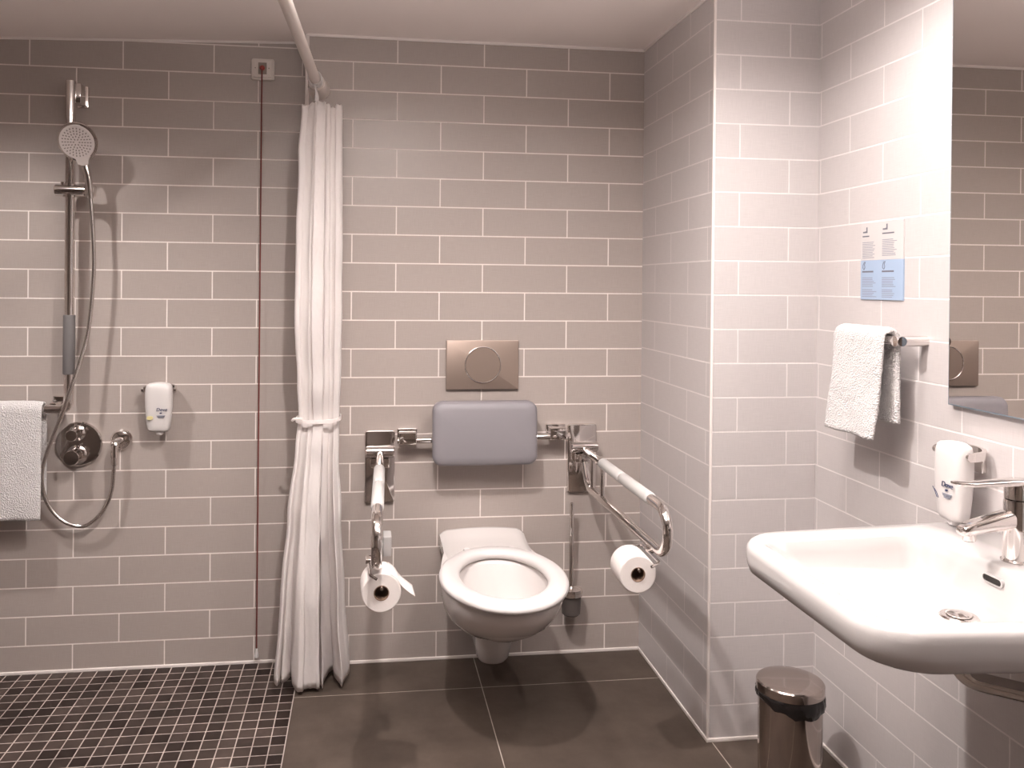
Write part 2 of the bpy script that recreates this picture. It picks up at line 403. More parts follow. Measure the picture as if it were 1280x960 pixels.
t = thing('shower_mixer', (.143, YS, .762), 'round chrome thermostatic shower mixer with two knobs below the shower rail', 'mixer')
bm = bmesh.new(); lathe(bm, [(0, 0), (.077, 0), (.077, .008), (.073, .012), (0, .013)], (.143, YS, .763), (0, -1, 0), 64)
link_mesh('cover_plate', bm, 'chrome', t)
for z, r in ((.803, .020), (.727, .026)):
    bm = bmesh.new()
    lathe(bm, [(r + .008, 0), (r + .008, .008), (r + .002, .012), (r * .82, .014), (r * .82, .022), (r, .024), (r, .062), (r - .002, .065), (0, .065)], (.139, YS - .010, z), (0, -1, 0), 40)
    k = link_mesh('knob', bm, 'chrome', t)
    bm = bmesh.new(); box(bm, .136, .142, YS - .068, YS - .036, z + r - .004, z + r + .005, .002)
    link_mesh('knob_button', bm, 'satin', t, parent=k)

# ------------------------------------------------------------------ soap dispensers
def dispenser(loc, rot, label, accent, mirror_line):
    """built facing -y at the origin wall plane y = 0, then turned by rot about z"""
    Mx = Matrix.Translation(V(loc)) @ Matrix.Rotation(rot, 4, 'Z')
    t = thing('soap_dispenser', loc, label, 'dispenser', 'wall soap dispensers')
    def fin(name, bm, mat, parent=None, **k):
        bm.transform(Mx); return link_mesh(name, bm, mat, t, parent=parent, **k)
    # wall bracket: curved band holding the bottle by its shoulders, plus a back plate
    bm = bmesh.new()
    plate_xz(bm, -.026, .026, -.055, .0, .0015, -.012, .006)
    path = [V((-.053, -.062, -.012)), V((-.053, -.050, -.012)), V((-.044, -.022, -.010)), V((-.02, -.012, -.006)), V((.02, -.012, -.006)), V((.044, -.022, -.010)), V((.053, -.050, -.012)), V((.053, -.062, -.012))]
    path = spline(path, 6)
    rings = []
    for p, (tt, a, b) in zip(path, frames(path)):
        n = tt.cross(V((0, 0, 1))).normalized()
        rings.append([p + n * dx + V((0, 0, dz)) for dx, dz in ((-.004, -.009), (.004, -.009), (.004, .009), (-.004, .009))])
    loft(bm, rings)
    for s in (-1, 1): lathe(bm, [(0, -.004), (.009, -.003), (.009, .004), (0, .006)], (s * .053, -.060, -.012), (s, 0, 0), 18)
    fin('wall_bracket', bm, 'chrome', angle=50)
    # bottle: rounded slab, wide shoulder at the top, narrower towards the cap below
    bm = bmesh.new(); rings = []
    for z, hw, d, y in ((.007, .020, .010, -.058), (.006, .034, .017, -.058), (.002, .041, .022, -.058), (-.010, .0445, .025, -.058), (-.030, .0455, .026, -.058), (-.07, .0445, .026, -.058), (-.11, .0415, .024, -.058), (-.135, .0385, .022, -.058), (-.148, .036, .021, -.058), (-.154, .032, .018, -.058), (-.156, .024, .012, -.058)):
        ring = []
        for k in range(48):
            a = 2 * PI * k / 48; c, s = math.cos(a), math.sin(a)
            x = hw * math.copysign(abs(c) ** .62, c); zz = z + (.006 * (1 - (x / .046) ** 2) if z > -.005 else 0)
            ring.append(V((x, y + d * math.copysign(abs(s) ** .75, s), zz)))
        rings.append(ring)
    loft(bm, rings)
    bt = fin('bottle', bm, 'bottle', angle=60)
    bm = bmesh.new(); lathe(bm, [(0, 0), (.0095, .0), (.012, .003), (.013, .014), (0, .014)], (.003, -.058, -.168), n=24)
    fin('dispensing_valve', bm, 'plastic')
    yf = -.0848
    fin('lettering', text_bm('Dove', .0165, (.015, yf - .0005, -.078), (1, 0, 0), (0, 0, 1), .0006, .15), 'inkblue', parent=bt, smooth=False)
    bm = bmesh.new()   # little bird-like drop emblem under the word
    ring = [V((.012 + .0040 * math.cos(a) * (1 + .3 * math.sin(2 * a)), 0, -.0895 + .0022 * math.sin(a))) for a in [2 * PI * k / 16 for k in range(16)]]
    loft(bm, [[p + V((0, yf + .001, 0)) for p in ring], [p + V((0, yf - .0006, 0)) for p in ring]])
    fin('emblem', bm, 'inkblue', parent=bt, smooth=False)
    bm = bmesh.new()
    for i, (w, z) in enumerate(((.028, -.0985), (.025, -.1020), (.018, -.1055))):
        box(bm, .012 - w / 2, .012 + w / 2, yf + .003, yf + .0005, z - .0009, z + .0009)
    fin('small_print', bm, 'inkpale', parent=bt, smooth=False)
    bm = bmesh.new()
    if accent == 'inkgold':
        ring = rrect(-.034, -.014, -.112, -.100, .005, 0, 4)
        loft(bm, [swap_xz(ring, yf + .004), swap_xz(ring, yf + .0006)])
        fin('label_patch', bm, 'inkgold', parent=bt, smooth=False)
    else:
        for k in range(2):
            tube(bm, spline([(-.034 + .006 * k, yf + .0012, -.091 - .004 * k), (-.026 + .006 * k, yf + .0004, -.098 - .003 * k), (-.018 + .005 * k, yf, -.111)], 6), .0008, 6)
        fin('label_swoosh', bm, 'inkblue', parent=bt, smooth=False)
    return t
dispenser((.420, YS, .968), 0, 'white soap dispenser bottle with yellow label patch on the grey shower wall', 'inkgold', 0)
dispenser((XR, -1.315, .985), -PI / 2, 'white soap dispenser bottle with blue swoosh on the wall above the washbasin', 'inkblue', 0)

# ------------------------------------------------------------------ emergency pull cord
t = thing('emergency_pull_switch', (.754, YS, 2.085), 'square ivory alarm switch with red knob and long red pull cord on the shower wall', 'switch')
bm = bmesh.new(); plate_xz(bm, .714, .794, 2.047, 2.123, YS, YS - .010, .008, .003)
link_mesh('back_box', bm, 'switch', t)
bm = bmesh.new(); plate_xz(bm, .722, .786, 2.055, 2.117, YS - .009, YS - .016, .003, .002)
pl = link_mesh('face_plate', bm, 'switch', t)
for x in (.7285, .7755):
    bm = bmesh.new(); lathe(bm, [(0, 0), (.0022, 0), (.002, .0012), (0, .0014)], (x, YS - .0155, 2.088), (0, -1, 0), 12)
    link_mesh('screw', bm, 'switchgrey', t, parent=pl)
bm = bmesh.new(); plate_xz(bm, .739, .768, 2.066, 2.107, YS - .015, YS - .0185, .001, .001)
link_mesh('insert', bm, 'switchgrey', t)
bm = bmesh.new(); lathe(bm, [(0, 0), (.009, 0), (.009, .006), (.006, .010), (0, .011)], (.753, YS - .018, 2.087), (0, -1, 0), 24)
link_mesh('knob', bm, 'red', t)['label'] = 'round red knob'
bm = bmesh.new(); tube(bm, spline([(.753, YS - .026, 2.082), (.752, YS - .024, 1.9), (.751, YS - .018, 1.3), (.750, YS - .018, .6), (.749, YS - .014, .02)], 10), .0024, 8)
link_mesh('cord', bm, 'cord', t)
bm = bmesh.new(); lathe(bm, [(0, 0), (.007, .001), (.0075, .006), (.005, .02), (.0035, .032), (0, .033)], (.749, YS - .014, -.005), n=16)
link_mesh('pull_handle', bm, 'plastic', t)

# ------------------------------------------------------------------ curtain rod and curtain
t = thing('curtain_rod', (.958, 0, 2.0), 'white round shower curtain rod running from the tiled wall towards the room', 'rod')
RA, RB = V((.957, -.001, 1.998)), V((.885, -2.35, 2.0))
bm = bmesh.new(); tube(bm, [RA + (RB - RA) * .03, RB], .0165, 24)
link_mesh('rod_tube', bm, 'rod', t)
ax = (RB - RA).normalized()
bm = bmesh.new(); lathe(bm, [(.0168, .105), (.026, .105), (.0285, .10), (.029, .09), (.031, .03), (.036, .006), (.037, 0), (.0168, 0)], RA, ax, 36, closed=True)
link_mesh('wall_socket', bm, 'rod', t)
bm = bmesh.new(); tube(bm, [RB + V((0, .02, 0)), V((RB.x, RB.y + .02, H - .01))], .012, 16); lathe(bm, [(0, 0), (.03, 0), (.03, .008), (0, .012)], (RB.x, RB.y + .02, H - .012), n=24)
link_mesh('ceiling_hanger', bm, 'rod', t)

def lerp_tab(tab, z):
    for (z0, *a), (z1, *b) in zip(tab, tab[1:]):
        if z0 >= z >= z1:
            f = (z0 - z) / (z0 - z1); f = f * f * (3 - 2 * f) if len(a) else f
            return [p + (q - p) * f for p, q in zip(a, b)]
    return list(tab[-1][1:])
#        z     xl    xr    yf     yb
CT = [(1.915, .911, 1.040, -.185, -.045), (1.75, .900, 1.043, -.19, -.04), (1.40, .893, 1.044, -.19, -.035), (1.20, .893, 1.043, -.19, -.035),
      (1.00, .901, 1.040, -.17, -.04), (.885, .905, 1.035, -.150, -.045), (.78, .895, 1.036, -.165, -.04), (.55, .872, 1.044, -.185, -.035), (.28, .852, 1.060, -.205, -.03), (.015, .838, 1.077, -.215, -.022)]
def curtain_path(z):
    xl, xr, yf, yb = lerp_tab(CT, z)
    low = max(0, min(1, (.885 - z) / .87)); top = max(0, min(1, (z - .885) / 1.0))
    amp = .05 + .24 * low - .02 * top
    if abs(z - .885) < .12: amp *= .45 + .55 * abs(z - .885) / .12
    P = []
    def run(u0, u1, w0, w1, pleats, ph, a, n):
        for i in range(n):
            f = i / n; u = u0 + (u1 - u0) * f
            fade = min(1, f / .12, (1 - f) / .12)
            w = w0 + (w1 - w0) * f + a * fade * math.sin(2 * PI * (pleats * f + ph) + .5 * math.sin(3.1 * z + 5 * f))
            u += .018 * math.sin(4 * PI * pleats * f + 2 * z) * fade
            P.append((u, w))
    run(.38 - .02 * low, .60, .03, .02, .5, .0, amp * .15, 26)          # leading edge hem, lying in front
    run(.615, .56, .05, .16, .1, 0, 0, 8)
    run(.56, .02, .17, .24, 1.6, .1, amp, 80)                          # front left pleats
    run(.0, .02, .30, .55, .1, 0, 0, 10)
    run(.02, .60, .55, .36, 2.2, .3, amp * .8, 60)
    run(.60, .985, .30, .36, 1.55, .55, amp * 1.0, 70)                # front right pleats
    run(1.0, .985, .48, .66, .1, 0, 0, 8)
    run(.985, .05, .70, .85, 4.2, .2, amp, 110)
    P.append((.03, .9))
    out = []
    for u, w in P:
        x = xl + (xr - xl) * u
        y = yf + (yb - yf) * max(-.02, min(1.05, w))
        out.append(V((x, y, z + (.016 * max(0, min(1, w)) * low ** 8 if low > .9 else 0))))
    return out
t = thing('shower_curtain', (.965, -.11, .02), 'white shower curtain gathered and tied back beside the toilet wall', 'curtain')
bm = bmesh.new(); rings = []
NZ = 90
for i in range(NZ + 1):
    z = 1.915 + (.014 - 1.915) * i / NZ
    r = curtain_path(z)
    for k, p in enumerate(r):
        q = noise.noise_vector(V((p.x * 22, p.y * 22, z * 9 + k * .004)))
        p.x += q.x * .0028; p.y += q.y * .005
        if i <= 1: p.z += .006 * math.sin(k * .11) + .003 * math.sin(k * .33)
        if k < 26:   # puckered seam of the leading hem
            p.y += .0016 * math.sin(z * 130 + k * .6)
    rings.append(r)
loft(bm, rings, False, False, closed=False)
cu = link_mesh('curtain_cloth', bm, 'cloth', t, angle=180)
md = cu.modifiers.new('cloth thickness', 'SOLIDIFY'); md.thickness = .0012; md.offset = 0
bm = bmesh.new()   # tie band hugging the waist
rings = []
for zz, d in ((.866, .006), (.866, .010), (.878, .010), (.878, .006)):
    xl, xr, yf, yb = lerp_tab(CT, .875); r = []
    for k in range(48):
        a = 2 * PI * k / 48; c, s = math.cos(a), math.sin(a)
        x = (xl + xr) / 2 + ((xr - xl) / 2 + d) * math.copysign(abs(c) ** .7, c); y = (yf + yb) / 2 + ((yb - yf) / 2 + d) * math.copysign(abs(s) ** .7, s)
        r.append(V((x, y, zz + .010 * math.sin(a + .6) * .5 + .003)))
    rings.append(r)
rings.append(rings[0]); loft(bm, rings, False, False)
tube(bm, spline([(.92, -.165, .882), (.905, -.172, .885), (.893, -.166, .882), (.888, -.150, .876)], 6), .0045, 10)
link_mesh('tie_band', bm, 'cloth', t)
for k in range(5):
    f = .04 + k * .024; c = RA + ax * (f + .035)
    bm = bmesh.new(); tube(bm, [c + V((math.cos(a) * .022, 0, math.sin(a) * .022)) for a in [math.radians(-90 + 360 * j / 24) for j in range(25)]], .0022, 8)
    tube(bm, spline([c + V((0, 0, -.022)), c + V((.004, -.003, -.045)), c + V((.002, 0, -.075 - .006 * (k % 2)))], 6), .0022, 8)
    link_mesh('curtain_ring', bm, 'plastic', t)

# ------------------------------------------------------------------ flush plate
t = thing('flush_plate', (1.536, 0, .957), 'rectangular bronze steel flush plate with round button above the toilet backrest', 'flush plate')
bm = bmesh.new(); plate_xz(bm, 1.406, 1.665, .956, 1.130, 0, -.013, .003, .002)
link_mesh('plate', bm, 'bronze', t)
bm = bmesh.new(); lathe(bm, [(.0622, .010), (.0622, .0160), (.0635, .0168), (.0652, .0160), (.0652, .010)], (1.536, 0, 1.044), (0, -1, 0), 72, closed=True)
link_mesh('ring', bm, 'chrome', t)
bm = bmesh.new(); lathe(bm, [(0, .010), (.0612, .010), (.0612, .0140), (.060, .0150), (0, .0152)], (1.536, 0, 1.044), (0, -1, 0), 72)
link_mesh('button', bm, 'bronze', t)

# ------------------------------------------------------------------ backrest
t = thing('padded_backrest', (1.536, 0, .79), 'grey padded toilet backrest on a chrome bar below the flush plate', 'backrest')
bm = bmesh.new(); rings = []
for d, y in ((.012, -.070), (.004, -.073), (0, -.080), (0, -.106), (.003, -.114), (.010, -.120), (.03, -.1225), (.09, -.121)):
    r = rrect(1.354 + d, 1.717 - d, .707 + d, .930 - d, max(.032 - d * .4, .01), 0, 8)
    q = []
    for p in r:
        f = (p.x - 1.5355) / .18; top = max(0, (p.y - .82) / .11)
        q.append(V((p.x, y + .012 * top, p.y - .007 * f * f * top)))
    rings.append(q)
loft(bm, rings)
link_mesh('cushion', bm, 'cushion', t, angle=60)
bm = bmesh.new(); tube(bm, [(1.236, -.052, .785), (1.845, -.052, .793)], .0115, 18)
link_mesh('support_bar', bm, 'chrome', t)
for x0, x1, zc in ((1.236, 1.306, .799), (1.768, 1.838, .808)):
    bm = bmesh.new(); plate_xz(bm, x0, x1, zc - .027, zc + .022, 0, -.010, .004); box(bm, x0 + .004, x1 - .004, -.066, -.008, zc - .026, zc + .016, .004)
    link_mesh('mounting_block', bm, 'chrome', t)

# ------------------------------------------------------------------ fold-down grab rails
def grab_rail(x0, x1, zp0, zp1, zu, zl, s, label):
    """s: +1 if the paper holder sits on the +x side; x0 rail at the wall, x1 at the front end"""
    t = thing('grab_rail', (x0, 0, zp0), label, 'grab rail', 'fold-down grab rails beside the toilet')
    X = lambda y: x0 + (x1 - x0) * (-y - .06) / .81
    P = lambda y, z: V((X(y), y, z))
    bm = bmesh.new(); plate_xz(bm, x0 - .053, x0 + .053, zp0, zp1, 0, -.014, .010, .004)
    link_mesh('wall_plate', bm, 'chrome', t)
    bm = bmesh.new()
    lathe(bm, [(0, 0), (.017, .001), (.0195, .004), (.0195, .096), (.017, .099), (0, .1)], (x0 - .05, -.043, zu + .010), (1, 0, 0), 28)
    box(bm, x0 - .046, x0 + .046, -.040, -.010, zu - .012, zu + .026, .005)
    box(bm, x0 - .034, x0 + .034, -.052, -.010, zu - .045, zu - .012, .005)
    link_mesh('hinge', bm, 'chrome', t)
    bm = bmesh.new()
    path = fillet([P(-.045, zu), P(-.875, zu), P(-.875, zl), P(-.11, zl), P(-.055, zl + .075)], .062, 12)
    tube(bm, path, .0140, 20)
    link_mesh('rail_tube', bm, 'chrome', t)
    for y in (-.155, -.275):
        bm = bmesh.new(); tube(bm, [P(y, zl), P(y, zu)], .0085, 14); link_mesh('strut', bm, 'chrome', t)
    for ya, yb in ((-.275, -.485), (-.497, -.745)):
        bm = bmesh.new(); tube(bm, [P(ya, zu), P(ya - .003, zu), P(ya - .005, zu), P(yb + .005, zu), P(yb + .003, zu), P(yb, zu)], [.0142, .0168, .0176, .0176, .0168, .0142], 24)
        link_mesh('grip', bm, 'grip', t)['label'] = 'pale grey grip sleeve'
    return t, P
gl, PL = grab_rail(1.1765, 1.1560, .564, .815, .737, .612, 1, 'left chrome fold-down grab rail with two pale grips, next to the curtain')
gr, PR = grab_rail(1.900, 1.908, .582, .829, .742, .622, -1, 'right chrome fold-down grab rail with two pale grips, next to the tiled column')
def roll_at(front, back, label, flap):
    front, back = V(front), V(back); ax = (back - front).normalized(); Ln = (back - front).length
    t = thing('toilet_paper_roll', tuple((front + back) / 2 - V((0, 0, .05))), label, 'toilet roll', 'toilet paper rolls on the grab rails')
    bm = bmesh.new(); lathe(bm, [(.0195, 0), (.047, .0), (.049, .0015), (.050, .004), (.0505, Ln / 2), (.050, Ln - .004), (.049, Ln - .0015), (.047, Ln), (.0195, Ln)], front, ax, 56, closed=True)
    link_mesh('paper', bm, 'paper', t)
    bm = bmesh.new(); lathe(bm, [(.0178, -.0005), (.0196, -.0005), (.0196, Ln + .0005), (.0178, Ln + .0005)], front, ax, 36, closed=True)
    link_mesh('cardboard_core', bm, 'cardboard', t)
    if not flap: return front, back, ax
    # loose end of the sheet
    bm = bmesh.new(); rings = []
    side = ax.cross(V((0, 0, 1))).normalized() * flap
    n = 18
    for i in range(n + 1):
        f = i / n
        if f < .5:
            a = math.radians(25 + (90 - 45) * 0 + 40 * f * 2); c = side * math.sin(a) + V((0, 0, math.cos(a))); off = c * .0512
        else:
            a = math.radians(65); c = side * math.sin(a) + V((0, 0, math.cos(a))); tg = side * math.cos(a) - V((0, 0, math.sin(a)))
            g = (f - .5) * 2; off = c * (.0512 + .010 * g) + tg * .045 * g + side * .012 * g * g
        rings.append([front + ax * (.002 + (Ln - .004) * w + .012 * max(0, f - .5) * (1 - 2 * w)) + off for w in (0, .25, .5, .75, 1)])
    loft(bm, rings, False, False, closed=False)
    o = link_mesh('loose_sheet', bm, 'paper', t, angle=180); md = o.modifiers.new('sheet thickness', 'SOLIDIFY'); md.thickness = .0008
    return front, back, ax
fl, bl, al = roll_at((1.170, -.842, .546), (1.166, -.742, .546), 'toilet paper roll hanging under the left grab rail, loose sheet to the right', 1)
fr, brr, ar = roll_at((1.843, -.835, .566), (1.846, -.735, .566), 'toilet paper roll hanging beside the right grab rail, near the column', 0)
def holder(t, P, front, back, ax, dx, zbar, yr):
    """wire holder: spindle through the core, up behind the roll, along a bar under the rail"""
    b = back + ax * .018; f = front - ax * .012
    bar_b = V((b.x + dx, b.y, zbar)); bar_f = V((f.x + dx, f.y - .02, zbar))
    bm = bmesh.new()
    tube(bm, fillet([f + V((0, 0, .0142)), b + V((0, 0, .0142)), V((b.x, b.y, zbar)), bar_b, bar_f, bar_f + V((-dx * .55, -.012, -.006))], .010, 5), .0038, 10)
    q = P(yr, zbar + .018); box(bm, min(q.x, bar_b.x) - .006, max(q.x, bar_b.x) + .006, yr - .018, yr + .018, zbar - .004, .612, .003)
    link_mesh('paper_holder', bm, 'chrome', t)
holder(gl, PL, fl, bl, al, -.030, .603, -.76)
holder(gr, PR, fr, brr, ar, .048, .606, -.76)
bm = bmesh.new(); box(bm, 1.176, 1.198, -.72, -.66, .600, .652, .002); box(bm, 1.164, 1.178, -.71, -.67, .612, .632, .002)
k = link_mesh('clip_block', bm, 'greyblock', gl); k['label'] = 'light grey plastic block clipped inside the rail'

# ------------------------------------------------------------------ toilet
TC = 1.5385
t = thing('toilet', (TC, 0, .06), 'white wall hung toilet with open seat below the grey backrest', 'toilet')
def outline(hw, yfront, yback, yc, wb, z, n=72, sq=1.0):
    """D-like plan: half ellipse in front of yc, straight-ish shoulders back to the wall width wb"""
    pts = []
    for k in range(n):
        a = 2 * PI * k / n; c, s = math.cos(a), math.sin(a)     # s<0 is the front
        if s <= 0:
            x = hw * math.copysign(abs(c) ** .92, c); y = yc + (yc - yfront) * s
        else:
            f = s; y = yc + (yback - yc) * (1 - (1 - s) ** 1.0) ; e = abs(c) ** .42
            w = hw + (wb - hw) * (s ** 1.2); x = math.copysign(w * e, c) if abs(c) > 1e-6 else 0
        pts.append(V((TC + x, y, z)))
    return pts
bm = bmesh.new()
rings = [outline(.066, -.330, -.02, -.19, .064, .236), outline(.098, -.415, -.015, -.24, .095, .246), outline(.128, -.500, -.008, -.30, .125, .266), outline(.152, -.585, -.003, -.35, .142, .300),
         outline(.170, -.660, -.002, -.41, .148, .342), outline(.181, -.714, -.001, -.44, .149, .388), outline(.184, -.738, 0, -.45, .150, .422), outline(.183, -.736, 0, -.45, .150, .432)]
inner = []
for hw, f, b, z in ((.178, -.731, -.27, .436), (.158, -.71, -.28, .434), (.150, -.70, -.285, .425), (.142, -.685, -.30, .37), (.125, -.64, -.32, .325), (.085, -.56, -.34, .285), (.050, -.50, -.37, .265)):
    yc = (f + b) / 2
    inner.append([V((TC + hw * math.cos(2 * PI * k / 72), yc + (b - yc) * math.sin(2 * PI * k / 72), z)) for k in range(72)])
loft(bm, rings + inner)
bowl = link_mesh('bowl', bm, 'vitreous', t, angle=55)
bm = bmesh.new(); ring = [V((TC + .108 * math.cos(a), -.464 + .140 * math.sin(a), .308)) for a in [2 * PI * k / 48 for k in range(48)]]
bm.faces.new([bm.verts.new(p) for p in ring]); link_mesh('water', bm, 'porc_water', t, parent=bowl)
bm = bmesh.new()   # trap outlet hanging below the bowl
loft(bm, [rrect(TC + .018 - hw, TC + .018 + hw, y0, -.004, r, z, 8) for hw, y0, r, z in ((.030, -.19, .03, .066), (.046, -.215, .045, .069), (.054, -.225, .05, .082), (.059, -.238, .055, .12), (.068, -.262, .06, .20), (.076, -.30, .06, .255))])
link_mesh('trap', bm, 'vitreous', t)
bm = bmesh.new()   # raised deck behind the seat, curving up at the wall
rings = []
for y, hw, zt in ((.0015, .1495, .452), (-.006, .150, .456), (-.02, .150, .455), (-.06, .149, .449), (-.12, .148, .444), (-.20, .150, .441), (-.245, .150, .440)):
    r = []
    for k in range(25):
        u = -1 + 2 * k / 24; bulge = (.010 * max(0, 1 - u * u) if y > -.05 else .006 * (1 - u * u)); e = .012 * max(0, abs(u) - .88) / .12
        r.append(V((TC + hw * u, y, zt + bulge - e)))
    r += [V((TC + hw, y, .40)), V((TC - hw, y, .40))]
    rings.append(r)
loft(bm, rings)
link_mesh('deck', bm, 'vitreous', t, angle=50)
def ell(hw, yf, yb, z, e=1.0, n=80):
    yc = (yf + yb) / 2; out = []
    for k in range(n):
        a = 2 * PI * k / n; c, s = math.cos(a), math.sin(a)
        out.append(V((TC + hw * math.copysign(abs(c) ** e, c), yc + (yb - yc) * math.copysign(abs(s) ** e, s), z)))
    return out
bm = bmesh.new()
loft(bm, [ell(.182, -.752, -.225, .441), ell(.189, -.762, -.218, .444), ell(.192, -.765, -.215, .452), ell(.189, -.762, -.218, .460), ell(.180, -.752, -.228, .4655), ell(.156, -.720, -.255, .468), ell(.140, -.702, -.272, .466), ell(.132, -.693, -.282, .460), ell(.130, -.691, -.284, .450), ell(.134, -.696, -.280, .441), ell(.182, -.752, -.225, .441)], False, False)
seat = link_mesh('seat', bm, 'plastic', t, angle=180)
for s in (-1, 1):
    bm = bmesh.new(); lathe(bm, [(0, 0), (.012, 0), (.012, .004), (.009, .007), (0, .0075)], (TC + s * .075, -.195, .443), n=24); box(bm, TC + s * .075 - .010, TC + s * .075 + .010, -.245, -.195, .442, .450, .002)
    link_mesh('hinge', bm, 'plastic', t, parent=seat)

# ------------------------------------------------------------------ toilet brush
t = thing('toilet_brush', (1.852, 0, .16), 'chrome handled toilet brush in a wall holder right of the toilet', 'toilet brush')
BXX = 1.853
bm = bmesh.new(); lathe(bm, [(0, 0), (.0075, 0), (.0075, .290), (.005, .296), (0, .297)], (BXX, -.062, .262), n=18)
link_mesh('handle', bm, 'chrome', t)
bm = bmesh.new(); lathe(bm, [(0, .022), (.012, .021), (.030, .016), (.038, .012), (.039, 0), (.036, 0), (.034, .010), (0, .014)], (BXX, -.062, .243), n=36)
link_mesh('lid', bm, 'chrome', t)
bm = bmesh.new(); lathe(bm, [(0, 0), (.026, 0), (.032, .006), (.036, .085), (.0335, .085), (.030, .008), (0, .004)], (BXX, -.062, .162), n=36)
link_mesh('cup', bm, 'brush', t)
bm = bmesh.new(); plate_xz(bm, BXX - .018, BXX + .018, .225, .262, .0015, -.008, .004); box(bm, BXX - .008, BXX + .008, -.028, -.006, .236, .250, .002)
lathe(bm, [(.0365, 0), (.0405, 0), (.0405, .012), (.0365, .012)], (BXX, -.062, .233), n=36, closed=True)
link_mesh('wall_holder', bm, 'chrome', t)

# ------------------------------------------------------------------ waste bin
t = thing('pedal_bin', (2.25, -.875, 0), 'small polished steel pedal bin with black liner on the floor by the column', 'bin')
BC = V((2.252, -.875, 0))
bm = bmesh.new(); lathe(bm, [(0, .012), (.078, .012), (.081, .016), (.082, .20), (.0825, .240), (.079, .240), (.078, .03), (0, .028)], BC, n=64)
link_mesh('body', bm, 'steel', t)
bm = bmesh.new(); lathe(bm, [(0, 0), (.084, 0), (.086, .004), (.086, .018), (.083, .021), (0, .021)], BC, n=64)
link_mesh('base_ring', bm, 'black', t)
bm = bmesh.new(); lathe(bm, [(0, .2885), (.05, .2882), (.078, .2865), (.084, .2845), (.0868, .281), (.0875, .276), (.0875, .260), (.085, .260), (.084, .27), (0, .272)], BC, n=64)
link_mesh('lid', bm, 'steel', t, angle=18)
bm = bmesh.new(); rings = []
for j, (r, z) in enumerate(((.0835, .262), (.087, .259), (.0890, .252), (.0885, .243), (.0870, .235), (.0835, .232), (.0832, .245))):
    ring = []
    for k in range(120):
        a = 2 * PI * k / 120
        q = noise.noise(V((math.cos(a) * 5, math.sin(a) * 5, j * .9))) ; q2 = noise.noise(V((math.cos(a) * 14, math.sin(a) * 14, j * 1.7 + 3)))
        sag = -.012 * max(0, math.cos(a - math.radians(-62))) + .006 * math.cos(a * 2) + .012 * noise.noise(V((math.cos(a) * 2.2, math.sin(a) * 2.2, 4)))
        amp = 0 if j in (0, 6) else 1
        rr = max(.0834, r + amp * (.0035 * q + .0025 * q2)); zz = z + (sag * (j / 4 if j < 5 else 1) if amp else 0) + amp * .003 * q2
        ring.append(BC + V((rr * math.cos(a), rr * math.sin(a), zz)))
    rings.append(ring)
rings.append(rings[0]); loft(bm, rings, False, False)
link_mesh('liner', bm, 'bag', t, angle=180)
bm = bmesh.new()
d = V((.55, .835, 0)).normalized(); sd = V((d.y, -d.x, 0)); hp = BC + d * .090
tube(bm, [hp - sd * .022 + V((0, 0, .268)), hp + sd * .022 + V((0, 0, .268))], .006, 12); tube(bm, [hp + V((0, 0, .268)), hp + V((0, 0, .03))], .006, 12)
link_mesh('hinge', bm, 'black', t)
bm = bmesh.new(); pd = BC - d * .085; tube(bm, [pd + V((0, 0, .012)), pd - d * .03 + V((0, 0, .014))], .008, 12, flat=2.2)
link_mesh('pedal', bm, 'black', t)

# ------------------------------------------------------------------ washbasin
t = thing('washbasin', (XR, -1.58, .66), 'large white rectangular washbasin mounted on the right hand wall', 'washbasin')
YW = -1.58
def bring(x0, x1, hw, r, z, n=10, zf=None):
    def f(p):
        k = 1 + .165 * (p.x - 1.885) / .56
        y = YW + (p.y - YW) * k
        return V((p.x, y, p.z + (zf(p.x, y) if zf else 0)))
    return rrect(x0, x1, YW - hw, YW + hw, r, z, n, f)
bm = bmesh.new()
slope = lambda x, y: -.012 * max(0, (x - 2.03)) / .2
rings = [bring(2.22, 2.449, .10, .06, .690), bring(2.15, 2.449, .14, .07, .697), bring(2.06, 2.449, .18, .08, .715), bring(1.985, 2.449, .215, .08, .737), bring(1.935, 2.449, .236, .08, .747), bring(1.902, 2.449, .250, .082, .751), bring(1.891, 2.449, .2555, .083, .759), bring(1.886, 2.449, .258, .084, .775),
         bring(1.884, 2.449, .259, .084, .797), bring(1.8875, 2.449, .2575, .083, .808), bring(1.894, 2.448, .254, .08, .8145), bring(1.903, 2.447, .249, .076, .817),
         bring(1.912, 2.296, .222, .055, .8165), bring(1.920, 2.290, .214, .052, .8135), bring(1.928, 2.286, .208, .05, .806), bring(1.945, 2.282, .199, .05, .785), bring(1.962, 2.277, .190, .05, .762, zf=slope), bring(1.985, 2.272, .176, .05, .748, zf=slope), bring(2.03, 2.267, .150, .05, .741, zf=slope), bring(2.10, 2.262, .10, .045, .736, zf=slope), bring(2.17, 2.25, .045, .035, .731, zf=slope)]
loft(bm, rings)
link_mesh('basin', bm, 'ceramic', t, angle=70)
DR = V((2.218, -1.565, .7225))
bm = bmesh.new(); lathe(bm, [(0, -.004), (.034, -.004), (.034, 0), (.031, .003), (.024, .003), (.024, .001), (.022, .001), (.0215, .006), (.015, .009), (0, .010)], DR, n=40)
link_mesh('drain_plug', bm, 'chrome', t)
bm = bmesh.new()
y0, z0 = -1.572, .790
ring = swap_yz(rrect(y0 - .026, y0 + .026, z0 - .0085, z0 + .0085, .008, 0, 6), 2.2835)
inn = swap_yz(rrect(y0 - .023, y0 + .023, z0 - .006, z0 + .006, .0058, 0, 6), 2.2775)
loft(bm, [ring, [p + V((-.0055, 0, 0)) for p in ring], inn], False, False)
of = link_mesh('overflow', bm, 'ceramic', t)
